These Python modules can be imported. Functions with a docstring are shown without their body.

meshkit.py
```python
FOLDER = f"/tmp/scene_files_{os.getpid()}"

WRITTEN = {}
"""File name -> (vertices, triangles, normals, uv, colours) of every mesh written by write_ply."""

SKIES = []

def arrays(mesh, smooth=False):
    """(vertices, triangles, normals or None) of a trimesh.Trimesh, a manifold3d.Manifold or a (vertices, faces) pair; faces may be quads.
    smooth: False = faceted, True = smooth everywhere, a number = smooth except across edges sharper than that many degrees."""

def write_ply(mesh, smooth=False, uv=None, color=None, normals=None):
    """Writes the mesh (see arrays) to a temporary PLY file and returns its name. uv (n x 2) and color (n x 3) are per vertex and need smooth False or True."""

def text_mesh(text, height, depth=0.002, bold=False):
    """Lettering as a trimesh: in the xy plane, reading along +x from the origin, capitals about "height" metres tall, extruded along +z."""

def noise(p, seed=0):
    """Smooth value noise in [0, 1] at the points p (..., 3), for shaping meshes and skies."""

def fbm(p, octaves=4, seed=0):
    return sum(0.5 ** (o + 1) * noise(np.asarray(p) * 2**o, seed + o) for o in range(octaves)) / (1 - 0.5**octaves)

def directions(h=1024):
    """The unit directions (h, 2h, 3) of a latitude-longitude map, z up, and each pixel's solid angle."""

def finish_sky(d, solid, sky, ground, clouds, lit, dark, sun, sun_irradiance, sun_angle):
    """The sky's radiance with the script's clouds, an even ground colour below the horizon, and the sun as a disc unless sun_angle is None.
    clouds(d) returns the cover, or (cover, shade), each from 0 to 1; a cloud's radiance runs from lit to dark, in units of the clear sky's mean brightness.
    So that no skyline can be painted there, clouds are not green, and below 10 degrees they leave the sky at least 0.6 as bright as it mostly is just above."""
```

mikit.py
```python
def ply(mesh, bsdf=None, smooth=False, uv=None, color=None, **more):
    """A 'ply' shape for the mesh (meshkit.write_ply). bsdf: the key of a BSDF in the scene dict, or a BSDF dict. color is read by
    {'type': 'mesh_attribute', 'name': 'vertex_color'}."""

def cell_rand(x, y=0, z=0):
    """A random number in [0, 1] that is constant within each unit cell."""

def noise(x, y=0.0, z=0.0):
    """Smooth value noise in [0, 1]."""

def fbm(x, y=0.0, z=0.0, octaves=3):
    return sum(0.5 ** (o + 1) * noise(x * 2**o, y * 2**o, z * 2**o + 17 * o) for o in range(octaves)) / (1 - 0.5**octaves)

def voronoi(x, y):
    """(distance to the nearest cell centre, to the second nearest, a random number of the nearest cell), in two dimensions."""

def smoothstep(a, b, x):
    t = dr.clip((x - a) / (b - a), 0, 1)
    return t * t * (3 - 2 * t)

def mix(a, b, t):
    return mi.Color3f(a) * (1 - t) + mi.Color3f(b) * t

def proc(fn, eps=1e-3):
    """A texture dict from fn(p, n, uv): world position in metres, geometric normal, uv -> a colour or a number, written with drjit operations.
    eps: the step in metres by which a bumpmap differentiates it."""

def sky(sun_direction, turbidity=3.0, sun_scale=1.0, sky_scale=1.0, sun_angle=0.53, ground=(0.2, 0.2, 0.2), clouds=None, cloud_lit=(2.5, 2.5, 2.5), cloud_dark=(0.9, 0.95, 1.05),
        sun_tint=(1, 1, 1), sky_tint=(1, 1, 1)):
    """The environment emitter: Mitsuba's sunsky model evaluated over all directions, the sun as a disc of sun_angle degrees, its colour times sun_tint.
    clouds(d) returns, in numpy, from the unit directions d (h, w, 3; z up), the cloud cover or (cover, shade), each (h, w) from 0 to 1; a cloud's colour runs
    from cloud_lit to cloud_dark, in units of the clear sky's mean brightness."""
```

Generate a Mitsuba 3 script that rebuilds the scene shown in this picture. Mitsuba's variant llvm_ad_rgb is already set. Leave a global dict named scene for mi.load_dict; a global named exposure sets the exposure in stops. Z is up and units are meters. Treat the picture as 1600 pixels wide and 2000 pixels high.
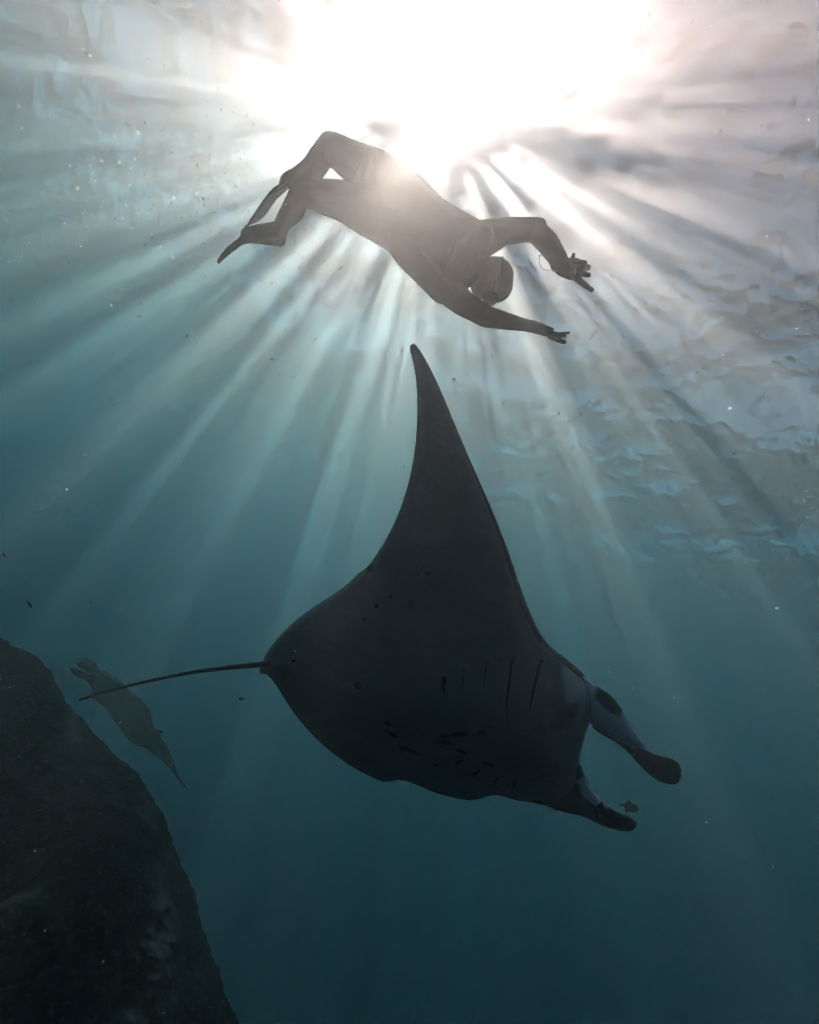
import math
import numpy as np
import trimesh
import manifold3d as m3
from scipy.spatial import Delaunay, cKDTree
from scipy.interpolate import splprep, splev
from shapely.geometry import Polygon, Point
from shapely import contains_xy
import drjit as dr
import mitsuba as mi
import mikit
import meshkit

T = mi.ScalarTransform4f
scene, labels = {}, {}

# ------------------------------------------------------------------ camera, sun and sky, exposure
PITCH, ROLL, FPX = math.radians(20.5), math.radians(23), 1050.0     # looking up, the camera rolled
F = np.array([0, math.cos(PITCH), math.sin(PITCH)])
U0 = np.array([0, -math.sin(PITCH), math.cos(PITCH)])
R0 = np.array([1.0, 0, 0])
R = math.cos(ROLL) * R0 + math.sin(ROLL) * U0
U = math.cos(ROLL) * U0 - math.sin(ROLL) * R0


def at(px, py, d):
    """The world point d metres in front of the photographer on the line of a photograph pixel."""
    px, py, d = (np.asarray(v, float)[..., None] for v in (px, py, d))
    return (F + (px - 800) / FPX * R - (py - 1000) / FPX * U) * d


WATER_G, SIGMA, ALBEDO = .74, [.35,.157,.132], [.215,.475,.565]
scene['sea_water'] = {'type': 'homogeneous', 'albedo': {'type': 'rgb', 'value': ALBEDO},
                      'sigma_t': {'type': 'rgb', 'value': SIGMA}, 'phase': {'type': 'hg', 'g': WATER_G}}
scene['camera'] = {'type': 'perspective', 'fov': 2 * math.degrees(math.atan(800 / FPX)), 'fov_axis': 'x',
                   'near_clip': 0.05, 'far_clip': 600.0, 'medium': {'type': 'ref', 'id': 'sea_water'},
                   'to_world': T().look_at(origin=[0, 0, 0], target=F.tolist(), up=U.tolist())}
SUN = at(870, 225, 1.0)
SUN = SUN / np.linalg.norm(SUN)
scene['sky'] = mikit.sky(SUN.tolist(), turbidity=3.0, sky_scale=.13, sun_tint=(4.1,1.0,.97), sky_tint=(3.9,1.06,.78))
exposure = 3.72

# ------------------------------------------------------------------ materials


def diffuse(c):
    return {'type': 'twosided', 'b': {'type': 'diffuse', 'reflectance': {'type': 'rgb', 'value': list(c)}}}


def principled(c, rough=0.5, spec=0.4):
    c = c if isinstance(c, dict) else {'type': 'rgb', 'value': list(c)}
    return {'type': 'principled', 'base_color': c, 'roughness': rough, 'specular': spec}


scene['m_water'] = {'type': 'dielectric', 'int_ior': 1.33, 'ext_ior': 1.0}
scene['m_beam_gap'] = {'type': 'thindielectric', 'int_ior': 1.33, 'ext_ior': 1.0}  # passes sun rays straight through; added to cut light shafts
scene['m_null'] = {'type': 'null'}
scene['m_neoprene'] = principled((0.03, 0.03, 0.032), 0.6, 0.3)
scene['m_rubber'] = principled((0.02, 0.02, 0.022), 0.45, 0.4)
scene['m_blade'] = {'type': 'principledthin', 'base_color': {'type': 'rgb', 'value': [0.25, 0.25, 0.24]}, 'roughness': 0.4, 'diff_trans': 1.1}
scene['m_glass'] = principled((0.02, 0.02, 0.025), 0.05, 0.6)
scene['m_steel'] = principled((0.3, 0.3, 0.31), 0.4, 0.3)
scene['m_screen'] = principled((0.6, 0.61, 0.65), 0.4, 0.3)
scene['m_cord'] = principled((0.45, 0.36, 0.28), 0.7, 0.2)
scene['m_black'] = principled((0.010, 0.012, 0.014), 0.7, 0.1)
scene['m_fish'] = diffuse((0.012, 0.013, 0.015))
scene['m_flake'] = {'type': 'principledthin', 'base_color': {'type': 'rgb', 'value': [0.85, 0.84, 0.8]}, 'roughness': 0.6, 'diff_trans': 1.2}
scene['m_mote'] = diffuse((0.2, 0.13, 0.09))


def reef_colour(p, n, uv):
    a = mikit.fbm(p.x * 16, p.y * 16, p.z * 16, 5)
    b = mikit.fbm(p.x * 2.1 + 7, p.y * 2.1, p.z * 2.1, 4)
    f = mikit.fbm(p.x * 70, p.y * 70, p.z * 70, 3)
    c = mikit.mix((0.006, 0.007, 0.008), (0.018, 0.021, 0.021), mikit.smoothstep(0.3, 0.7, a))
    c = mikit.mix(c, (0.009, 0.016, 0.014), 0.7 * mikit.smoothstep(0.45, 0.65, b))
    return mikit.mix(c, (0.035, 0.038, 0.036), 0.6 * mikit.smoothstep(0.58, 0.72, f))


scene['m_reef'] = {'type': 'twosided', 'b': {'type': 'bumpmap', 'arbitrary': mikit.proc(lambda p, n, uv: mikit.fbm(p.x * 45, p.y * 45, p.z * 45, 4), 0.004), 'scale': 0.03,
                   'b': {'type': 'diffuse', 'reflectance': mikit.proc(reef_colour)}}}
scene['m_sand'] = {'type': 'twosided', 'b': {'type': 'diffuse', 'reflectance': mikit.proc(
    lambda p, n, uv: mikit.mix((0.05, 0.055, 0.05), (0.11, 0.11, 0.10), mikit.fbm(p.x * 0.8, p.y * 0.8, 0, 3)))}}

# ------------------------------------------------------------------ mesh helpers


def put(key, mesh, mat, smooth=True, **more):
    scene[key] = mikit.ply(mesh, mat, smooth=smooth, **more)


def say(key, label=None, category=None, group=None, kind=None):
    labels[key] = {k: v for k, v in dict(label=label, category=category, group=group, kind=kind).items() if v}


def px_spline(pts, closed=False, n=120, s=0.0):
    p = np.array(pts, float)
    if closed:
        p = np.vstack([p, p[:1]])
    k = min(3, len(p) - 1)
    tck, _ = splprep(p.T, s=s, per=closed, k=k)
    return np.array(splev(np.linspace(0, 1, n, endpoint=not closed), tck)).T


def tube(points, radii, sides=12, squash=None):
    """A closed tapered tube through world points."""
    p = np.asarray(points, float)
    r = np.broadcast_to(radii, (len(p),))
    t = np.gradient(p, axis=0)
    t /= np.linalg.norm(t, axis=1, keepdims=True)
    a = np.cross(t, F + 0.01)
    a /= np.linalg.norm(a, axis=1, keepdims=True)
    b = np.cross(t, a)
    ang = np.arange(sides) * 2 * np.pi / sides
    sq = 1.0 if squash is None else squash
    v = p[:, None] + r[:, None, None] * (np.cos(ang)[None, :, None] * a[:, None] + sq * np.sin(ang)[None, :, None] * b[:, None])
    v = np.vstack([v.reshape(-1, 3), p[:1] - t[:1] * r[0] * 0.8, p[-1:] + t[-1:] * r[-1] * 0.8])
    f = []
    n = len(p)
    for i in range(n - 1):
        for j in range(sides):
            k = (j + 1) % sides
            f += [[i * sides + j, (i + 1) * sides + k, i * sides + k], [i * sides + j, (i + 1) * sides + j, (i + 1) * sides + k]]
    for j in range(sides):
        k = (j + 1) % sides
        f += [[n * sides, j, k], [n * sides + 1, (n - 1) * sides + k, (n - 1) * sides + j]]
    m = trimesh.Trimesh(v, f, process=False)
    m.fix_normals()
    return m


def sheet_points(outline, step):
    """Boundary ring and inner points of a closed outline, triangulated."""
    poly = Polygon(outline).buffer(0)
    if poly.geom_type != 'Polygon':
        poly = max(poly.geoms, key=lambda g: g.area)
    ring = poly.exterior
    n = max(24, int(ring.length / step))
    b = np.array([ring.interpolate(i / n, normalized=True).coords[0] for i in range(n)])
    x0, y0, x1, y1 = poly.bounds
    gx, gy = np.meshgrid(np.arange(x0, x1, step), np.arange(y0, y1, step * 0.866))
    gx = gx + (np.arange(gx.shape[0]) % 2)[:, None] * step / 2
    g = np.stack([gx.ravel(), gy.ravel()], 1)
    g = g[contains_xy(poly, g[:, 0], g[:, 1])]
    dense = np.array([ring.interpolate(i / (8 * n), normalized=True).coords[0] for i in range(8 * n)])
    kd = cKDTree(dense)
    g = g[kd.query(g)[0] > step * 0.45]
    p = np.vstack([b, g])
    tri = Delaunay(p).simplices
    c = p[tri].mean(1)
    inside = contains_xy(poly, c[:, 0], c[:, 1])
    tri = tri[inside]
    q = p[tri]
    ar = np.cross(q[:, 1] - q[:, 0], q[:, 2] - q[:, 0])
    tri = tri[np.abs(ar) > 1e-3]
    flip = np.cross(p[tri][:, 1] - p[tri][:, 0], p[tri][:, 2] - p[tri][:, 0]) > 0
    tri[flip] = tri[flip][:, ::-1]
    d = kd.query(p)[0]
    d[:n] = 0
    return p, tri, d, n


def swell(outline, step, mid, half):
    """A closed body: the outline's two faces at depth mid -/+ half (functions of px, py and the distance to the edge in pixels)."""
    p, tri, d, n = sheet_points(outline, step)
    zm, h = mid(p[:, 0], p[:, 1]), half(p[:, 0], p[:, 1], d)
    front, back = at(p[:, 0], p[:, 1], zm - h), at(p[:, 0], p[:, 1], zm + h)
    N = len(p)
    idx = np.arange(N) + N
    idx[:n] = np.arange(n)
    v = np.vstack([front, back])
    f = np.vstack([tri, idx[tri][:, ::-1]])
    m = trimesh.Trimesh(v, f, process=False)
    m.remove_unreferenced_vertices()
    m.fix_normals()
    return m


def edge(d, w):
    """Rounded edge: 0 at the outline, 1 from w pixels inwards."""
    t = np.clip(d / w, 0, 1)
    return np.sqrt(np.maximum(1 - (1 - t) ** 2, 0))


def manifold(m):
    return m3.Manifold(m3.Mesh(np.asarray(m.vertices, np.float32), np.asarray(m.faces, np.uint32)))


def to_trimesh(m):
    k = m.to_mesh()
    return trimesh.Trimesh(k.vert_properties[:, :3], k.tri_verts, process=True)


BALL = trimesh.creation.icosphere(2).vertices


def hull(*balls):
    """Manifold hull of balls given as (px, py, depth, radius in pixels)."""
    pts = [at(x, y, d) + BALL * (r * d / FPX) for x, y, d, r in balls]
    return m3.Manifold.hull_points(np.vstack(pts))


# ------------------------------------------------------------------ the sea surface: choppy water seen from below
H = 6.6
rng = np.random.default_rng(4)
K = 130
lam = np.exp(rng.uniform(np.log(0.16), np.log(7), K))
heading = rng.normal(0.6, 0.85, K)
phase = rng.uniform(0, 2 * np.pi, K)
amp = 0.0064 * lam ** 0.92
kx, ky = 2 * np.pi / lam * np.cos(heading), 2 * np.pi / lam * np.sin(heading)
SHIFT = (7.732,27.948)  # slides the gap pattern to place the sun glow and the dark foreground


def waves(x, y, f=lambda w: 1.0):
    o = 0
    for i in range(K):
        o = o + amp[i] * f(lam[i]) * np.sin(kx[i] * (x + SHIFT[0]) + ky[i] * (y + SHIFT[1]) + phase[i])
    return o


def gap_measure(x, y):
    """How strongly the surface is curved; the top share is made into gaps that shape the sunbeams."""
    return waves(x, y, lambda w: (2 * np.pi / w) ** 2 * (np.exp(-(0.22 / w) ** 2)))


GAP_SHARE = .25  # share of the surface opened to the sun for the beams


def graded(a, b, s, L):
    out, k = [b], s
    while out[-1] < L:
        k = min(k * 1.12, 2.0)
        out.append(out[-1] + k)
    low, k = [a], s
    while low[-1] > -L:
        k = min(k * 1.12, 2.0)
        low.append(low[-1] - k)
    return np.concatenate([low[:0:-1], np.arange(a, b, s), out])


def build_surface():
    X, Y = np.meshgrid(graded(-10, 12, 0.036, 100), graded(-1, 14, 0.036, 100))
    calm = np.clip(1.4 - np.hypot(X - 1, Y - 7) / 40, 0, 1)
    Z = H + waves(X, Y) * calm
    c = gap_measure(X, Y)
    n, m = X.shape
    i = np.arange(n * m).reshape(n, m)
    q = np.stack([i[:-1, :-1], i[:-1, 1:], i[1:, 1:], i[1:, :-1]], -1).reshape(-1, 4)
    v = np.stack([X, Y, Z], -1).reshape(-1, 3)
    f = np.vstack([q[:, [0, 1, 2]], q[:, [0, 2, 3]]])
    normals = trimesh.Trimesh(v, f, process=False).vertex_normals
    limit = np.quantile(c[::7, ::7], 1 - GAP_SHARE)
    gap_faces = c.ravel()[f].mean(1) > limit  # made-up split: these faces pass direct sun, the rest block it
    for key, sel, mat in (('water_surface', ~gap_faces, 'm_water'), ('water_surface__beam_gap', gap_faces, 'm_beam_gap')):
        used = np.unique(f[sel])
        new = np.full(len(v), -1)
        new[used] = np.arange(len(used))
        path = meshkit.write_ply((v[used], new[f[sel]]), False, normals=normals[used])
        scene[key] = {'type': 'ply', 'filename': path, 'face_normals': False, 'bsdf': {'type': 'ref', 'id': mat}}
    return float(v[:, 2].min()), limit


low_water, gap_limit = build_surface()
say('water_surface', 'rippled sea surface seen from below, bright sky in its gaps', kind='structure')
say('water_surface__beam_gap', kind='stuff')

# ------------------------------------------------------------------ sea floor and the rock slope of the reef
FLOOR = -45.0
g = np.linspace(-94, 94, 95)
gx, gy = np.meshgrid(g, g)
gz = FLOOR + 1.2 * meshkit.fbm(np.stack([gx * 0.06, gy * 0.06, gx * 0], -1), 3, 5)
gi = np.arange(95 * 95).reshape(95, 95)
gq = np.stack([gi[:-1, :-1], gi[:-1, 1:], gi[1:, 1:], gi[1:, :-1]], -1).reshape(-1, 4)
put('sea_floor', (np.stack([gx, gy, gz], -1).reshape(-1, 3), gq), 'm_sand')
say('sea_floor', 'dark sandy sea floor deep below', kind='structure')


def build_reef():
    edge_px = px_spline([(-900, 1010), (-500, 1090), (-200, 1180), (0, 1242), (66, 1280), (100, 1332), (130, 1380), (180, 1440), (240, 1502), (300, 1550),
                         (322, 1590), (342, 1660), (372, 1725), (400, 1805), (425, 1900), (440, 2000), (470, 2150), (520, 2400), (600, 2800)], n=420, s=300) - [16, 0]
    t = np.gradient(edge_px, axis=0)
    t /= np.linalg.norm(t, axis=1, keepdims=True)
    nx, ny = t[:, 1], -t[:, 0]                                     # outward, to the upper right
    D = np.interp(edge_px[:, 0], [-900, 0, 330, 600], [3.8, 3.1, 2.1, 1.5])
    rad = np.interp(edge_px[:, 0], [-900, 0, 330, 600], [1.3, 1.3, 0.9, 0.65])
    S = at(edge_px[:, 0], edge_px[:, 1], D)
    out = nx[:, None] * R - ny[:, None] * U
    phi = np.concatenate([np.linspace(-2.0, -0.9, 70)[:-1], np.linspace(-0.9, 0.4, 190), np.linspace(0.5, 2.2, 40)[1:]])
    view = S / np.linalg.norm(S, axis=1, keepdims=True)
    out = out - (out * view).sum(1, keepdims=True) * view
    out /= np.linalg.norm(out, axis=1, keepdims=True)
    C = S - out * rad[:, None]
    N = np.cos(phi)[None, :, None] * out[:, None] + np.sin(phi)[None, :, None] * view[:, None]
    P = C[:, None] + rad[:, None, None] * N
    d = 0.5 * (meshkit.fbm(P * 0.9, 3, 3) - 0.5) + 0.22 * (meshkit.fbm(P * 3.2, 3, 9) - 0.5) + 0.10 * (meshkit.fbm(P * 10.0, 3, 21) - 0.5) + 0.03 * (meshkit.fbm(P * 38.0, 2, 33) - 0.5)
    near = np.exp(-(phi / 0.35) ** 2)
    d = 0.75 * d * (1 - 0.4 * near)[None]
    P = P + N * d[..., None]
    n, m = P.shape[:2]
    i = np.arange(n * m).reshape(n, m)
    q = np.stack([i[:-1, :-1], i[:-1, 1:], i[1:, 1:], i[1:, :-1]], -1).reshape(-1, 4)
    put('reef_slope', (P.reshape(-1, 3), q), 'm_reef')


build_reef()
say('reef_slope', 'dark steep rock slope of the reef overgrown with algae', kind='structure')

# ------------------------------------------------------------------ the large manta ray, belly towards the photographer
RAY_D = 1.6
ray_body = [(802, 668), (806, 669), (812.5, 672), (829, 700), (847, 733), (868, 778), (892, 835), (910, 880), (928, 922), (949, 967), (970, 1018), (994, 1078), (1012, 1132),
            (1027, 1177), (1042, 1210), (1057, 1240), (1076, 1263), (1097, 1279), (1117, 1295), (1135, 1313), (1148, 1326), (1158, 1345), (1161, 1375), (1157, 1400), (1152, 1414),
            (1146, 1422), (1145, 1432), (1139, 1453), (1133, 1473), (1131, 1490), (1133, 1510), (1128, 1545), (1108, 1575), (1091, 1584), (1074, 1577), (1045, 1568.5), (1000, 1562), (988, 1556), (965, 1553), (946, 1558.5),
            (925, 1562.5), (898, 1561), (866, 1553), (833, 1542), (801, 1528), (786, 1524), (774, 1523.5), (755, 1527.5), (736, 1523), (709, 1509.5), (672, 1488), (640, 1464), (607, 1431.5),
            (580, 1399), (559, 1372), (540, 1341), (526, 1319), (515, 1317), (506, 1316.5), (507, 1308), (511, 1299), (514, 1288), (527, 1265), (548, 1241), (580, 1208.5), (618, 1182), (656, 1157.5), (688, 1131),
            (703, 1118), (715, 1107.5), (720, 1106), (724, 1099), (745, 1069), (760, 1042), (775, 1009), (788.5, 976), (797.5, 946), (803.5, 916), (808.6, 888), (813, 856), (815, 820), (815.3, 790), (813.6, 754), (809.5, 721),
            (803.5, 694), (800.5, 675)]
AX0, AX1 = np.array([515.0, 1302.0]), np.array([1140.0, 1462.0])
AXD = (AX1 - AX0) / np.linalg.norm(AX1 - AX0)


def ray_across(x, y):
    return (x - AX0[0]) * AXD[1] - (y - AX0[1]) * AXD[0], (x - AX0[0]) * AXD[0] + (y - AX0[1]) * AXD[1]


def ray_mid(x, y):
    v, a = ray_across(x, y)
    up = np.maximum(v, 0)
    down = np.maximum(-v, 0)
    return RAY_D + 0.00012 * up + 4.2e-7 * up ** 2 + 0.16 * (down / 170) ** 2


def ray_half(x, y, d):
    v, a = ray_across(x, y)
    core = np.exp(-(v / 190) ** 2) * np.clip(0.45 + a / 500, 0.45, 1.15)
    return edge(d, 26 + 70 * np.exp(-(v / 240) ** 2)) * (0.012 + 0.028 * np.exp(-np.maximum(v, 0) / 260) + 0.085 * core)


def ray_front(x, y):
    x, y = np.asarray(x, float), np.asarray(y, float)
    d = np.full(x.shape, 200.0)
    ring = Polygon(ray_body).exterior
    flat = np.array([ring.distance(Point(a, b)) for a, b in zip(x.ravel(), y.ravel())]).reshape(x.shape)
    return ray_mid(x, y) - ray_half(x, y, np.minimum(d, flat))


def far_wing():
    """The wing on the far side, raised behind the belly."""
    root_t, root_l = at(640, 1440, ray_mid(640, 1440)), at(985, 1530, ray_mid(985, 1530))
    nb, na = 26, 20
    b = np.linspace(0, 1, nb)
    rows = []
    for bb in b:
        c = 1 - bb ** 1.25 * 0.94
        centre_l = root_l + F * 0.85 * bb - R * 0.42 * bb ** 1.6 + U * (0.10 * bb + 0.22 * bb ** 2)
        chord = (root_t - root_l) * c
        ang = np.linspace(0, 2 * np.pi, na, endpoint=False)
        along = 0.5 - 0.5 * np.cos(ang)
        thick = (0.05 * (1 - bb) + 0.008) * np.sin(ang)
        nrm = np.cross(chord, F)
        nrm /= np.linalg.norm(nrm)
        rows.append(centre_l + chord * along[:, None] + nrm * thick[:, None])
    v = np.vstack(rows + [rows[0].mean(0)[None], rows[-1].mean(0)[None]])
    f = []
    for i in range(nb - 1):
        for j in range(na):
            k = (j + 1) % na
            f += [[i * na + j, i * na + k, (i + 1) * na + k], [i * na + j, (i + 1) * na + k, (i + 1) * na + j]]
    for j in range(na):
        k = (j + 1) % na
        f += [[nb * na, k, j], [nb * na + 1, (nb - 1) * na + j, (nb - 1) * na + k]]
    m = trimesh.Trimesh(v, f, process=False)
    m.fix_normals()
    return m


body = swell(px_spline(ray_body, True, 700, s=40), 7.0, ray_mid, ray_half)
wing = far_wing()
try:
    whole = to_trimesh(manifold(body) + manifold(wing))
    assert len(whole.faces) > 1000
except Exception:
    whole = trimesh.util.concatenate([body, wing])


def plane(x, y):
    """Position across the belly, in metres along two fixed axes of the animal, of a point on its front face."""
    p = at(x, y, ray_front(x, y))
    return p @ R, p @ U


blots = [(699, 1340, 8, 6, 0), (758, 1414, 7, 4, 10), (767, 1435, 9, 4, 25), (867, 1334, 4.5, 11, 5), (801, 1466, 19, 7, 20), (868, 1438, 9, 4.5, 5), (899, 1434, 14, 6, -8), (940, 1432, 12, 5.5, -4),
         (870, 1451, 18, 5, 8), (900, 1467, 12, 4, 25), (955, 1493, 12, 4.5, 16), (927, 1511, 13, 3.5, -40), (896, 1488, 9, 2.2, -40), (852, 1494, 3, 6, 0), (836, 1120, 6, 5, 0), (803, 1180, 5, 6, 0),
         (736, 1183, 4, 4, 0), (723, 1110, 7, 6, -30), (763, 1165, 3, 3, 0), (712, 1210, 3, 2.5, 0), (1106, 1400, 36, 15, -20)]
BL = []
for x, y, a, b, rot in blots:
    cx, cy = plane(np.array([x]), np.array([y]))
    k = RAY_D / FPX
    BL.append((float(cx[0]), float(cy[0]), a * k, b * k, -math.radians(rot), 0.9 if a > 30 else 0.25))
lead = [(905, 860), (949, 967), (994, 1078), (1027, 1177), (1057, 1240), (1097, 1279), (1148, 1326)]
LX, LY = plane(np.array([p[0] for p in lead], float), np.array([p[1] for p in lead], float))
LW = [0.003, 0.010, 0.018, 0.022, 0.020, 0.016, 0.012]


CHEEK = [float(k[0]) for k in plane(np.array([1128.0]), np.array([1350.0]))]


def ray_skin(p, n, uv):
    x = p.x * float(R[0]) + p.y * float(R[1]) + p.z * float(R[2])
    y = p.x * float(U[0]) + p.y * float(U[1]) + p.z * float(U[2])
    grain = mikit.fbm(p.x * 60, p.y * 60, p.z * 60, 3)
    patch = mikit.fbm(p.x * 5, p.y * 5, p.z * 5, 3)
    c = mi.Color3f(0.135, 0.15, 0.16) * (0.35 + 0.9 * patch + 0.4 * grain)
    px_, py_ = (x - CHEEK[0]) / 0.05, (y - CHEEK[1]) / 0.085
    pale = 1 - mikit.smoothstep(0.5, 1.15, dr.sqrt(px_ * px_ + py_ * py_) + (patch - 0.5) * 0.8)
    c = mikit.mix(c, mi.Color3f(0.50, 0.54, 0.60) * (0.75 + 0.35 * patch + 0.2 * grain), 0.85 * pale)
    dark = mi.Float(0)
    wob = (mikit.noise(p.x * 70, p.y * 70, p.z * 70) - 0.5) * 0.5
    for cx, cy, a, b, rot, soft in BL:
        dx, dy = x - cx, y - cy
        u = (dx * math.cos(rot) + dy * math.sin(rot)) / a
        v = (-dx * math.sin(rot) + dy * math.cos(rot)) / b
        dark = dr.maximum(dark, 1 - mikit.smoothstep(1 - soft, 1 + soft, dr.sqrt(u * u + v * v) + wob))
    for i in range(len(lead) - 1):
        ex, ey = float(LX[i + 1] - LX[i]), float(LY[i + 1] - LY[i])
        t = dr.clip(((x - float(LX[i])) * ex + (y - float(LY[i])) * ey) / (ex * ex + ey * ey), 0, 1)
        d = dr.sqrt(dr.square(x - float(LX[i]) - t * ex) + dr.square(y - float(LY[i]) - t * ey))
        w = LW[i] + t * (LW[i + 1] - LW[i])
        dark = dr.maximum(dark, 1 - mikit.smoothstep(0.85, 1.15, d / w))
    return mikit.mix(c, (0.012, 0.012, 0.014), dark)


scene['m_ray'] = principled(mikit.proc(ray_skin), 0.55, 0.3)
put('manta_ray__body', whole, 'm_ray')
say('manta_ray', 'large manta ray gliding close by with its belly towards the viewer and one wing raised', 'manta ray')
say('manta_ray__body', 'grey spotted belly and raised wing')

tail = px_spline([(578, 1291), (550, 1293), (510, 1297.5), (430, 1306), (350, 1318), (250, 1340), (155, 1367)], n=60)
tz = np.concatenate([np.linspace(float(ray_front(578, 1291)) + 0.004, RAY_D, 14), np.linspace(RAY_D, RAY_D + 0.12, 46)])
put('manta_ray__tail', tube(at(tail[:, 0], tail[:, 1], tz), np.interp(tail[:, 0], [155, 400, 515, 578], [0.0038, 0.0058, 0.0085, 0.006]), 12), 'm_black')
say('manta_ray__tail', 'long thin whip tail')

slits = [[(1060, 1289), (1055, 1296), (1050, 1315), (1043, 1345), (1036, 1378), (1034, 1402)], [(1006, 1283), (1001, 1290), (997, 1319), (991, 1360), (990, 1400), (992, 1432)],
         [(952, 1290), (949, 1303), (946, 1340), (944, 1368)], [(906, 1303), (904, 1330), (900, 1370)], [(869, 1326), (868, 1350), (866, 1380)],
         [(1007, 1524), (1004, 1537), (994, 1547)], [(972, 1518), (966, 1528), (954, 1538)], [(936, 1502), (930, 1511), (918, 1521)], [(903, 1483), (896, 1490), (886, 1498)]]
for i, s in enumerate(slits):
    c = px_spline(s, n=18)
    w = np.interp(np.linspace(0, 1, 18), [0, 0.15, 0.6, 1], [0.0035, 0.0048, 0.0035, 0.0013]) * (1.0 if i < 2 else 0.6)
    put('manta_ray__gill_slit' + (f'_{i:03d}' if i else ''), tube(at(c[:, 0], c[:, 1], ray_front(c[:, 0], c[:, 1]) + 0.0008), w, 8, squash=0.5), 'm_black')

# cephalic fins: a pale inner blade and the dark rolled tip behind it
fin_in = [(1128, 1316), (1146, 1325), (1166, 1340), (1187, 1353.5), (1200, 1365), (1211, 1378), (1220, 1396), (1232, 1412), (1243, 1430), (1252, 1443), (1259, 1457), (1264, 1468), (1247, 1463), (1229, 1457),
          (1209, 1449), (1191, 1439), (1175, 1428), (1155, 1415), (1140, 1400), (1128, 1360)]
fin_tip = [(1155, 1416), (1171, 1431), (1191, 1443.5), (1211, 1455), (1227, 1470), (1247, 1493), (1270, 1513), (1286, 1524.5), (1301, 1531), (1315, 1533), (1326, 1528), (1331, 1513), (1330, 1500), (1322, 1488), (1301, 1479),
           (1283, 1474), (1264, 1467), (1240, 1450), (1210, 1430), (1170, 1405)]
EX, EY = at(1183, 1362, RAY_D) @ R, at(1183, 1362, RAY_D) @ U


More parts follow.
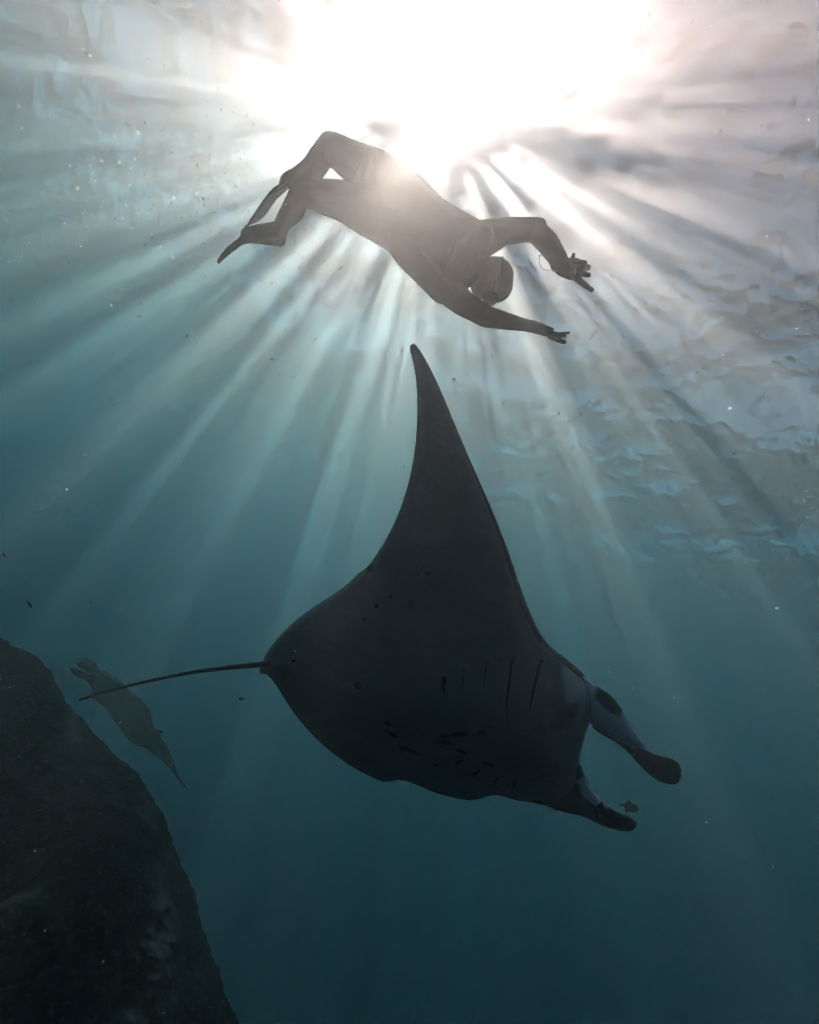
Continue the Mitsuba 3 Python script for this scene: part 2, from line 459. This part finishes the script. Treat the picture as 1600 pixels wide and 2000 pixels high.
def fin_skin(p, n, uv):
    x = p.x * float(R[0]) + p.y * float(R[1]) + p.z * float(R[2])
    y = p.x * float(U[0]) + p.y * float(U[1]) + p.z * float(U[2])
    u, v = (x - float(EX)) * 0.8 - (y - float(EY)) * 0.6, (x - float(EX)) * 0.6 + (y - float(EY)) * 0.8
    w = (mikit.noise(p.x * 60, p.y * 60, p.z * 60) - 0.5) * 0.4
    d = dr.sqrt(dr.square(u / 0.050) + dr.square(v / 0.026)) + w
    c = mi.Color3f(0.62, 0.65, 0.76) * (0.75 + 0.4 * mikit.fbm(p.x * 14, p.y * 14, p.z * 14, 3))
    return mikit.mix(c, (0.015, 0.015, 0.018), 1 - mikit.smoothstep(0.75, 1.15, d))


scene['m_fin'] = principled(mikit.proc(fin_skin), 0.5, 0.35)


def fin_curl(x0, y0, x1, y1, za, zb):
    L = np.hypot(x1 - x0, y1 - y0)

    def mid(x, y):
        t = np.clip(((x - x0) * (x1 - x0) + (y - y0) * (y1 - y0)) / L ** 2, -0.2, 1.2)
        return RAY_D + za + (zb - za) * t
    return mid


thin = lambda h, w: (lambda x, y, d: h * edge(d, w))
put('manta_ray__cephalic_fin', swell(px_spline(fin_in, True, 160, s=12), 3.5, fin_curl(1150, 1370, 1255, 1460, -0.005, -0.06), thin(0.022, 30)), 'm_fin')
say('manta_ray__cephalic_fin', 'upper head fin with a pale inner face')
put('manta_ray__cephalic_fin__fin_tip', swell(px_spline(fin_tip, True, 160, s=8), 3.5, fin_curl(1150, 1420, 1320, 1510, 0.03, -0.05), thin(0.016, 22)), 'm_black')
say('manta_ray__cephalic_fin__fin_tip', 'black rolled tip')
low_in = [(1050, 1500), (1100, 1470), (1129, 1484), (1135, 1500), (1144, 1517), (1155, 1535), (1166, 1554), (1180, 1571), (1187, 1590), (1192, 1606), (1200, 1617), (1187, 1616), (1157, 1603), (1135, 1594), (1097, 1585), (1074, 1576), (1040, 1566)]
low_tip = [(1176, 1566), (1191, 1577), (1207, 1584), (1223, 1592), (1241, 1603), (1245, 1611), (1238, 1620), (1225, 1624), (1209, 1622), (1187, 1616), (1168, 1604), (1162, 1580)]


def low_skin(p, n, uv):
    x = p.x * float(R[0]) + p.y * float(R[1]) + p.z * float(R[2])
    y = p.x * float(U[0]) + p.y * float(U[1]) + p.z * float(U[2])
    cx, cy = float(at(1146, 1540, RAY_D) @ R), float(at(1146, 1540, RAY_D) @ U)
    u, v = (x - cx) * 0.64 - (y - cy) * 0.77, (x - cx) * 0.77 + (y - cy) * 0.64
    w = (mikit.noise(p.x * 45, p.y * 45, p.z * 45) - 0.5) * 0.7
    d = dr.sqrt(dr.square(u / 0.062) + dr.square(v / 0.016)) + w
    return mikit.mix((0.55, 0.60, 0.68), (0.03, 0.032, 0.036), mikit.smoothstep(0.6, 1.2, d))


scene['m_low_fin'] = principled(mikit.proc(low_skin), 0.5, 0.35)
put('manta_ray__cephalic_fin_001', swell(px_spline(low_in, True, 160, s=12), 3.5, lambda x, y: ray_mid(x, y) * 0 + RAY_D + 0.07 - 0.12 * np.clip((x - 1060) / 140, 0, 1), thin(0.045, 34)), 'm_low_fin')
say('manta_ray__cephalic_fin_001', 'lower head fin, dark with a pale streak')
put('manta_ray__cephalic_fin_001__fin_tip', swell(px_spline(low_tip, True, 110, s=6), 3.0, lambda x, y: RAY_D - 0.055 - 0.04 * np.clip((x - 1170) / 70, 0, 1), thin(0.015, 14)), 'm_black')
say('manta_ray__cephalic_fin_001__fin_tip', 'black rolled tip')
rim = px_spline([(1181, 1572), (1189, 1584), (1193, 1598), (1199, 1612)], n=16)
put('manta_ray__cephalic_fin_001__fold', tube(at(rim[:, 0], rim[:, 1], np.full(16, RAY_D - 0.072)), np.linspace(0.006, 0.002, 16), 8), 'm_fin')

# ------------------------------------------------------------------ the second manta ray, far off by the rock slope
FAR = 4.0
two_body = [(172, 1312), (192, 1306), (216, 1318), (240, 1336), (262, 1355), (277, 1368), (288, 1381), (295, 1393), (299, 1407), (301, 1420), (308, 1432), (320, 1448), (332, 1468), (340, 1492), (352, 1518), (362, 1533), (371, 1543.5), (358, 1534), (344, 1518), (328, 1498),
            (308, 1478), (302, 1476), (298, 1472), (280, 1460), (262, 1454), (245, 1439), (231, 1421), (219, 1401), (209, 1385), (188, 1370), (182, 1352), (174, 1338), (166, 1326)]
fa = np.array([180.0, 1320.0])
fd = np.array([0.66, 0.75])
put('manta_ray_001__body', swell(px_spline(two_body, True, 260, s=6), 4.0, lambda x, y: FAR + 0.001 * (x - 240),
                                 lambda x, y, d: edge(d, 12) * (0.012 + 0.06 * np.exp(-(((x - fa[0]) * fd[0] + (y - fa[1]) * fd[1] - 80) / 95) ** 2))), 'm_fish')
put('manta_ray_001__cephalic_fin', swell(px_spline([(136, 1304), (140, 1302), (147, 1303.5), (158, 1310), (170, 1313), (186, 1320), (184, 1334), (168, 1329), (152, 1322), (140, 1313)], True, 80, s=2), 3.0, lambda x, y: FAR - 0.1 + 0 * x, thin(0.03, 9)), 'm_fish')
put('manta_ray_001__cephalic_fin_001', swell(px_spline([(149, 1297), (158, 1289), (169, 1286), (180, 1288), (187, 1293), (192, 1304), (200, 1316), (186, 1324), (172, 1314), (158, 1306)], True, 80, s=2), 3.0, lambda x, y: FAR + 0.35 + 0 * x, thin(0.03, 12)), 'm_fish')
put('manta_ray_001__pelvic_fin', swell(px_spline([(298, 1418), (304, 1424), (313, 1425), (318, 1428), (314, 1432.5), (305, 1435)], True, 50, s=1), 2.0, lambda x, y: FAR + 0.1 + 0 * x, thin(0.015, 5)), 'm_fish')
put('manta_ray_001__pelvic_fin_001', swell(px_spline([(172, 1354), (176, 1352), (190, 1352), (195, 1372), (184, 1366), (176, 1360)], True, 50, s=1), 2.0, lambda x, y: FAR + 0 * x, thin(0.015, 5)), 'm_fish')
say('manta_ray_001', 'smaller hazy manta ray far off beside the dark rock slope', 'manta ray')

# ------------------------------------------------------------------ the diver, arms stretched forward above the manta ray
DV = 2.3
j = lambda x, y, dz, r: (x, y, DV + dz, r)
near_, far_ = -0.10, 0.14
bones = [
    # trunk
    [j(928, 474, 0.07, 39), j(868, 560, -0.03, 32), j(905, 515, 0.0, 42)], [j(928, 474, 0.07, 39), j(868, 560, -0.03, 32), j(845, 440, 0.06, 48), j(815, 490, 0.0, 44)],
    [j(845, 440, 0.06, 48), j(815, 490, 0.0, 44), j(788, 388, 0.06, 50), j(782, 452, 0.0, 42)], [j(788, 388, 0.06, 50), j(782, 452, 0.0, 42), j(741, 348, 0.07, 46), j(728, 414, -0.02, 47)],
    # legs
    [j(737, 342, 0.08, 43), j(693, 318, 0.11, 36)], [j(693, 318, 0.11, 36), j(654, 293, 0.13, 29)], [j(654, 293, 0.13, 29), j(644, 283, 0.13, 23)], [j(644, 285, 0.13, 23), j(642, 272, 0.13, 12)],
    [j(644, 285, 0.13, 24), j(627, 308, 0.15, 24), j(612, 329, 0.17, 23)], [j(612, 329, 0.17, 23), j(588, 342, 0.19, 18)], [j(588, 342, 0.19, 18), j(567, 350, 0.2, 14)], [j(567, 350, 0.2, 14), j(560, 356, 0.2, 12)],
    [j(726, 414, -0.03, 47), j(675, 394, -0.07, 37)], [j(675, 394, -0.07, 37), j(615, 380, -0.10, 28)], [j(615, 380, -0.10, 28), j(588, 374, -0.10, 22)],
    [j(588, 376, -0.10, 22), j(573, 409, -0.08, 22)], [j(573, 409, -0.08, 22), j(549, 440, -0.06, 15)], [j(549, 440, -0.06, 15), j(545, 462, -0.06, 14)],
    [j(546, 446, -0.06, 13), j(545, 467, -0.06, 13), j(512, 457, -0.05, 18)], [j(512, 457, -0.05, 18), j(485, 459, -0.04, 14)],
    # arms: far (upper) and near (lower)
    [j(935, 470, 0.10, 36), j(985, 452, 0.15, 25)], [j(985, 452, 0.15, 25), j(1042, 448, 0.18, 21.5)], [j(1042, 448, 0.18, 21.5), j(1051, 443, 0.18, 17)],
    [j(1046, 450, 0.18, 22), j(1070, 475, 0.16, 21)], [j(1070, 475, 0.16, 21), j(1091, 506, 0.13, 17.5)], [j(1091, 506, 0.13, 17.5), j(1093, 514, 0.12, 18)],
    [j(872, 562, -0.04, 30), j(905, 592, -0.10, 24)], [j(905, 592, -0.10, 24), j(950, 618, -0.15, 20.5)], [j(950, 618, -0.15, 20.5), j(992, 628, -0.15, 15.5)], [j(992, 628, -0.15, 15.5), j(1026, 635, -0.14, 11.5)],
    # neck and head
    [j(905, 515, 0.02, 34), j(945, 533, 0.04, 30)], [j(966, 541, 0.05, 37), j(950, 550, 0.05, 33)], [j(966, 541, 0.05, 37), j(968, 556, 0.03, 34)], [j(950, 550, 0.05, 33), j(935, 563, 0.03, 14)],
    [j(935, 563, 0.03, 14), j(941, 572, 0.02, 9.5)], [j(935, 563, 0.03, 14), j(958, 576, 0.02, 15)], [j(958, 576, 0.02, 15), j(968, 556, 0.03, 34)], [j(949, 580, 0.015, 5), j(952, 575, 0.02, 8)],
    # near hand: palm, thumb, four fingers
    [j(1026, 635, -0.14, 11.5), j(1042, 638, -0.14, 11.5)], [j(1042, 638, -0.14, 11.5), j(1066, 648, -0.15, 8.5), j(1058, 641, -0.13, 9)], [j(1066, 648, -0.15, 8.5), j(1079, 653, -0.15, 6.5)],
    [j(1048, 638, -0.17, 5.5), j(1064, 639.5, -0.19, 4.6)], [j(1064, 639.5, -0.19, 4.6), j(1078, 644, -0.20, 3.8)],
    [j(1074, 650, -0.17, 4.4), j(1091, 652.5, -0.18, 3.3)], [j(1091, 652.5, -0.18, 3.3), j(1111, 649.5, -0.19, 2.6)],
    [j(1076, 653, -0.15, 4.4), j(1093, 656, -0.15, 3.3)], [j(1093, 656, -0.15, 3.3), j(1104, 657, -0.15, 2.9)],
    [j(1076, 656, -0.13, 4.4), j(1092, 662.5, -0.13, 3.5)], [j(1092, 662.5, -0.13, 3.5), j(1104, 668, -0.13, 2.8)],
    [j(1074, 658, -0.11, 4.0), j(1088, 664, -0.10, 3.3)], [j(1088, 664, -0.10, 3.3), j(1101, 669.5, -0.09, 2.6)],
    # far hand: palm, thumb stub, curled fingers, pointing finger
    [j(1093, 514, 0.12, 18), j(1104, 523, 0.11, 17)], [j(1104, 523, 0.11, 17), j(1122, 522, 0.10, 17), j(1117, 533, 0.10, 13), j(1133, 519, 0.10, 11)],
    [j(1116, 510, 0.09, 5), j(1119.5, 502, 0.07, 4)], [j(1119.5, 502, 0.07, 4), j(1120.5, 497, 0.06, 3.4)],
    [j(1132, 515, 0.10, 7), j(1141, 515, 0.08, 6.3)], [j(1141, 515, 0.08, 6.3), j(1135, 517, 0.06, 5)],
    [j(1134, 521, 0.10, 7), j(1148, 522.5, 0.08, 5.8)], [j(1148, 522.5, 0.08, 5.8), j(1142, 523, 0.06, 5)],
    [j(1130, 531, 0.10, 7), j(1149.5, 537, 0.08, 4.8)],
    [j(1122, 537, 0.11, 9), j(1133, 549, 0.11, 6.3)], [j(1133, 549, 0.11, 6.3), j(1147, 560, 0.11, 4.9)], [j(1147, 560, 0.11, 4.9), j(1156, 566.5, 0.11, 4.2)],
]
whole = m3.Manifold()
for b in bones:
    whole += hull(*b)
whole = whole.refine_to_length(0.011)
diver = to_trimesh(whole)
diver.merge_vertices()
trimesh.smoothing.filter_taubin(diver, lamb=0.5, nu=0.53, iterations=10)


def relax(mesh, weight, rounds):
    """Evens out the folds where limbs meet, except where weight is 0 (hands)."""
    e = mesh.edges_unique
    v = np.array(mesh.vertices)
    deg = np.bincount(e.ravel(), minlength=len(v))[:, None]
    for r_ in range(rounds):
        s_ = np.zeros_like(v)
        np.add.at(s_, e[:, 0], v[e[:, 1]])
        np.add.at(s_, e[:, 1], v[e[:, 0]])
        v = v + weight[:, None] * (0.62 if r_ % 2 == 0 else -0.64) * (s_ / deg - v)
    return trimesh.Trimesh(v, mesh.faces, process=False)


hands = np.minimum(np.linalg.norm(diver.vertices - at(1072, 648, DV - 0.14), axis=1), np.linalg.norm(diver.vertices - at(1130, 530, DV + 0.1), axis=1))
size = np.linalg.norm(diver.vertices - at(850, 470, DV), axis=1)
diver = relax(diver, np.clip((hands - 0.12) / 0.1, 0, 1) * np.clip(1.15 - size / 1.1, 0.4, 1), 120)
put('person__body', diver, 'm_neoprene')
say('person', 'free diver in a dark suit swimming under the sun with both arms stretched forward', 'person')

# mask, strap, fins
mask = hull(j(950, 586, -0.035, 6), j(964, 588, -0.035, 7), j(950, 586, 0.075, 6), j(964, 588, 0.075, 7), j(956, 590, 0.02, 8.5), j(952, 578, -0.03, 8), j(966, 580, -0.03, 8), j(952, 578, 0.07, 8), j(966, 580, 0.07, 8))
put('person__diving_mask', to_trimesh(mask.refine_to_length(0.01)), 'm_rubber', smooth=40)
lens = hull(j(951, 589, -0.025, 4.5), j(963, 592.5, -0.025, 4.5), j(951, 589, 0.065, 4.5), j(963, 592.5, 0.065, 4.5))
put('person__diving_mask__lens', to_trimesh(lens), 'm_glass', smooth=40)
ang = np.linspace(0, 2 * np.pi, 48)
sc_ = at(966, 552, DV + 0.035)
sx, sy = (at(970, 590, DV + 0.03) - sc_), F * 0.0
sdir = (at(980, 512, DV + 0.05) - at(958, 584, DV + 0.03))
sdir /= np.linalg.norm(sdir)
put('person__diving_mask__strap', tube(np.array([sc_ + 0.109 * (math.cos(a) * sdir + math.sin(a) * F) for a in ang]), 0.005, 8), 'm_rubber')
flick = [(955, 506), (964, 501.5), (972, 504), (978, 509)]
c = px_spline(flick, n=12)
put('person__diving_mask__strap_end', tube(at(c[:, 0], c[:, 1], np.full(12, DV + 0.06)), np.linspace(0.004, 0.002, 12), 6), 'm_rubber')


def prism(outline, z0, z1):
    m = trimesh.creation.extrude_polygon(Polygon(outline), 1.0, engine='earcut')
    v = np.array(m.vertices)
    z = z0 + (z1 - z0) * v[:, 2]
    return trimesh.Trimesh(at(v[:, 0], v[:, 1], z), m.faces, process=False)


fin2 = px_spline([(490, 450), (481, 446), (472, 456), (463, 467), (447, 479), (436, 491), (429, 500), (423.5, 512), (426, 516), (434, 509), (452, 495), (463, 485), (479, 477), (492, 474)], True, 60, s=3)
m = prism(fin2, DV - 0.13, DV + 0.05)
m.fix_normals()
put('person__swim_fin', m, 'm_rubber', smooth=30)
put('person__swim_fin__buckle', tube(at(np.linspace(478, 484, 6), np.linspace(450, 441, 6), np.full(6, DV - 0.05)), 0.008, 8), 'm_rubber')
fin1 = px_spline([(548, 361), (563, 367), (553, 378), (542, 388), (530, 404), (518, 421), (507, 430), (497, 436), (484, 441), (490, 428), (503, 409), (518, 389), (533, 373)], True, 70, s=3)
put('person__swim_fin_001', swell(fin1, 3.0, lambda x, y: DV + 0.2 + 0.002 * (y - x * 0 - 400), thin(0.004, 5)), 'm_blade')
rail = px_spline([(556, 360), (535, 373), (519, 390), (504, 410), (490, 430), (484, 441)], n=24)
put('person__swim_fin_001__rail', tube(at(rail[:, 0], rail[:, 1], DV + 0.2 + 0.002 * (rail[:, 1] - 400)), np.linspace(0.012, 0.003, 24), 8), 'm_rubber')
put('person__swim_fin_001__foot_pocket', to_trimesh(hull(j(570, 348, 0.2, 15), j(561, 352, 0.2, 13), j(553, 359, 0.2, 8)).refine_to_length(0.01)), 'm_rubber', smooth=60)
say('person__swim_fin_001', 'paler fin on the farther foot')

# the small square-faced device on the hand, and the cord round the wrist
DD = DV + 0.10 - 17 * DV / FPX - 0.004


def slab(corners, d, t, grow=0.0):
    c = np.array(corners, float)
    c = c + (c - c.mean(0)) * grow
    m = prism(c, d - t, d + t)
    m.fix_normals()
    return m


put('wrist_computer__case', slab([(1113, 513), (1131, 508), (1141, 521), (1122, 528)], DD, 0.010, 0.04), 'm_rubber', smooth=False)
put('wrist_computer__screen', slab([(1120.5, 514.5), (1129, 512.8), (1135, 520.5), (1127, 523.5)], DD - 0.0105, 0.0012), 'm_screen', smooth=False)
bz = px_spline([(1119, 521), (1113.5, 513.5), (1122, 511), (1131, 508.5)], n=20)
put('wrist_computer__frame', tube(at(bz[:, 0], bz[:, 1], np.full(20, DD - 0.0105)), 0.0026, 6), 'm_steel')
strap = [at(1119 + 17 * math.cos(a) * 0.35, 524 + 19 * math.sin(a), DV + 0.105 + 0.050 * math.cos(a)) for a in np.linspace(0, 2 * np.pi, 40)]
put('wrist_computer__strap', tube(np.array(strap), 0.004, 8), 'm_rubber')
say('wrist_computer', 'small dark device with a pale square face on the back of the bent hand', 'dive computer')
cord = px_spline([(1074, 503), (1066, 500), (1056, 499.5), (1053.5, 506), (1054, 514), (1058, 522), (1066, 527), (1077, 528.5), (1087, 529)], n=60)
put('lanyard__cord', tube(at(cord[:, 0], cord[:, 1], np.full(60, DV + 0.08)), 0.0013, 6), 'm_cord')
put('lanyard__bead', trimesh.creation.icosphere(2, 0.0042).apply_translation(at(1054.4, 499.8, DV + 0.08)), 'm_black')
put('lanyard__knot', trimesh.creation.icosphere(2, 0.0055).apply_translation(at(1085.5, 530, DV + 0.08)), 'm_cord')
say('lanyard', 'thin looped cord with a bead hanging from the diver\'s bent wrist', 'cord')

# ------------------------------------------------------------------ small fish


def fish(key, px, py, d, length, ang, deep, label, group=None, round_=False):
    """A small fish: body, tail fin, dorsal fin and belly fin."""
    a = math.radians(ang)
    fx = math.cos(a) * R + math.sin(a) * U                         # nose direction
    up = -math.sin(a) * R + math.cos(a) * U
    o = at(px, py, d)
    s = np.linspace(0, 1, 22)
    prof = np.sin(np.pi * np.clip(s, 0, 1) ** 0.8) ** 0.75 * deep + 0.01
    th = np.linspace(0, 2 * np.pi, 16, endpoint=False)
    v = np.array([o + fx * length * (0.5 - x) + length * (pr * math.sin(t) * up + 0.42 * pr * math.cos(t) * F) for x, pr in zip(s, prof) for t in th])
    f = []
    for i in range(21):
        for k in range(16):
            n_ = (k + 1) % 16
            f += [[i * 16 + k, i * 16 + n_, (i + 1) * 16 + n_], [i * 16 + k, (i + 1) * 16 + n_, (i + 1) * 16 + k]]
    v = np.vstack([v, [v[:16].mean(0)], [v[-16:].mean(0)]])
    for k in range(16):
        n_ = (k + 1) % 16
        f += [[352, n_, k], [353, 21 * 16 + k, 21 * 16 + n_]]
    m = trimesh.Trimesh(v, f, process=False)
    m.fix_normals()
    put(key + '__body', m, 'm_fish')

    def fin(name, pts):
        poly = trimesh.creation.extrude_polygon(Polygon(pts), 0.012, engine='earcut')
        w = np.array(poly.vertices)
        put(key + '__' + name, trimesh.Trimesh(o + length * (w[:, :1] * fx + w[:, 1:2] * up + (w[:, 2:3] - 0.006) * F), poly.faces, process=False), 'm_fish', smooth=False)

    fin('tail_fin', [(-0.46, 0.03), (-0.62, 0.10), (-0.72, 0.09), (-0.66, 0.0), (-0.72, -0.06), (-0.6, -0.07), (-0.46, -0.03)])
    fin('dorsal_fin', [(-0.36, deep * 0.55), (-0.40, deep * 1.05), (-0.28, deep * 1.45), (-0.12, deep * 1.45), (0.0, deep * 0.98), (0.12, deep * 0.7)])
    fin('anal_fin', [(-0.36, -deep * 0.5), (-0.32, -deep * 1.2), (-0.22, -deep * 1.35), (-0.10, -deep * 0.9), (0.0, -deep * 0.7)])
    say(key, label, 'fish', group)


fish('reef_fish', 1233, 1578, 3.7, 0.115, -16, 0.25, 'small oval fish beside the lower head fin of the large manta ray')
fish('reef_fish_001', 471, 1365, 3.8, 0.040, 182, 0.22, 'tiny dark fish below the long tail of the large manta ray')
fish('reef_fish_002', 58, 1181, 4.1, 0.062, -58, 0.13, 'tiny slender fish above the rock slope, lower of two')
fish('reef_fish_003', 8, 1084, 4.1, 0.048, -58, 0.16, 'tiny slender fish at the left edge of the picture, upper of two')

# ------------------------------------------------------------------ drifting plankton and air bubbles
rng = np.random.default_rng(11)


def flakes(px, py, d, size):
    n = len(px)
    c = at(px, py, d)
    a = rng.normal(size=(n, 3))
    a /= np.linalg.norm(a, axis=1, keepdims=True)
    b = np.cross(a, rng.normal(size=(n, 3)))
    b /= np.linalg.norm(b, axis=1, keepdims=True)
    s = size[:, None]
    k = rng.uniform(0.5, 1.0, (n, 1))
    v = np.stack([c + a * s, c + b * s * k, c - a * s, c - b * s * k], 1).reshape(-1, 3)
    i = np.arange(n)[:, None] * 4
    return v, np.vstack([i + [0, 1, 2], i + [0, 2, 3]])


def drift(clusters):
    """Scattered positions: (count, mean px, mean py, spread x, spread y, nearest, farthest, typical size in pixels)."""
    out = []
    for n, mx, my, sx, sy, d0, d1, r in clusters:
        d = rng.uniform(d0, d1, n)
        out.append(np.stack([rng.normal(mx, sx, n), rng.normal(my, sy, n), d, d / FPX * np.clip(rng.lognormal(math.log(r), 0.4, n), 0.5 * r, 2.4 * r)], 1))
    return np.vstack(out)


k = 3600
even = np.stack([rng.uniform(-150, 1750, k), np.where(rng.random(k) < 0.6, rng.uniform(-100, 1000, k), rng.uniform(-100, 2050, k)), rng.uniform(0.7, 3.2, k)], 1)
even = np.hstack([even, (even[:, 2] / FPX * np.clip(rng.lognormal(math.log(1.45), 0.45, k), 0.8, 4.5))[:, None]])
q = np.vstack([even, drift([(1000, 330, 360, 140, 150, 1.4, 3.2, 2.0), (450, 430, 470, 80, 70, 1.4, 3.0, 2.0), (120, 563, 590, 10, 80, 1.8, 2.2, 2.0), (180, 600, 510, 45, 50, 1.7, 2.3, 2.0),
                            (180, 520, 720, 60, 45, 1.6, 2.4, 2.0), (150, 215, 560, 18, 25, 1.8, 2.2, 2.0), (420, 1250, 500, 210, 210, 1.2, 2.8, 2.0)])])
P3 = at(q[:, 0], q[:, 1], q[:, 2])
hit = P3 + SUN * ((H - P3[:, 2]) / SUN[2])[:, None]                # where the sun's line of each speck passes the surface
q = q[(gap_measure(hit[:, 0], hit[:, 1]) > gap_limit) | (rng.random(len(q)) < np.where(q[:, 1] > 950, 0.3, 0.02))]
q = q[np.hypot(q[:, 0] - 870, q[:, 1] - 225) > 330]                # none drift in the dazzle round the sun
v, f = flakes(q[:, 0], q[:, 1], q[:, 2], q[:, 3])
v2, f2 = flakes(q[:, 0], q[:, 1], q[:, 2], q[:, 3])
put('plankton', (np.vstack([v, v2]), np.vstack([f, f2 + len(v)])), 'm_flake', smooth=False)
say('plankton', 'pale specks of plankton drifting in the water', 'plankton', kind='stuff')
k = 14
put('drift_debris', flakes(rng.uniform(0, 1600, k), rng.uniform(100, 1700, k), rng.uniform(1.5, 4.0, k), rng.uniform(0.001, 0.0016, k)), 'm_mote', smooth=False)
say('drift_debris', 'dark crumbs drifting in the water', 'debris', kind='stuff')

# ------------------------------------------------------------------ the water's own haze
top, bottom = low_water - 0.04, FLOOR - 1.0
scene['haze'] = {'type': 'cube', 'to_world': T().translate([0, 0, (top + bottom) / 2]).scale([96, 96, (top - bottom) / 2]),
                 'bsdf': {'type': 'ref', 'id': 'm_null'}, 'interior': {'type': 'ref', 'id': 'sea_water'}}
say('haze', 'blue green haze of the sea water', kind='stuff')
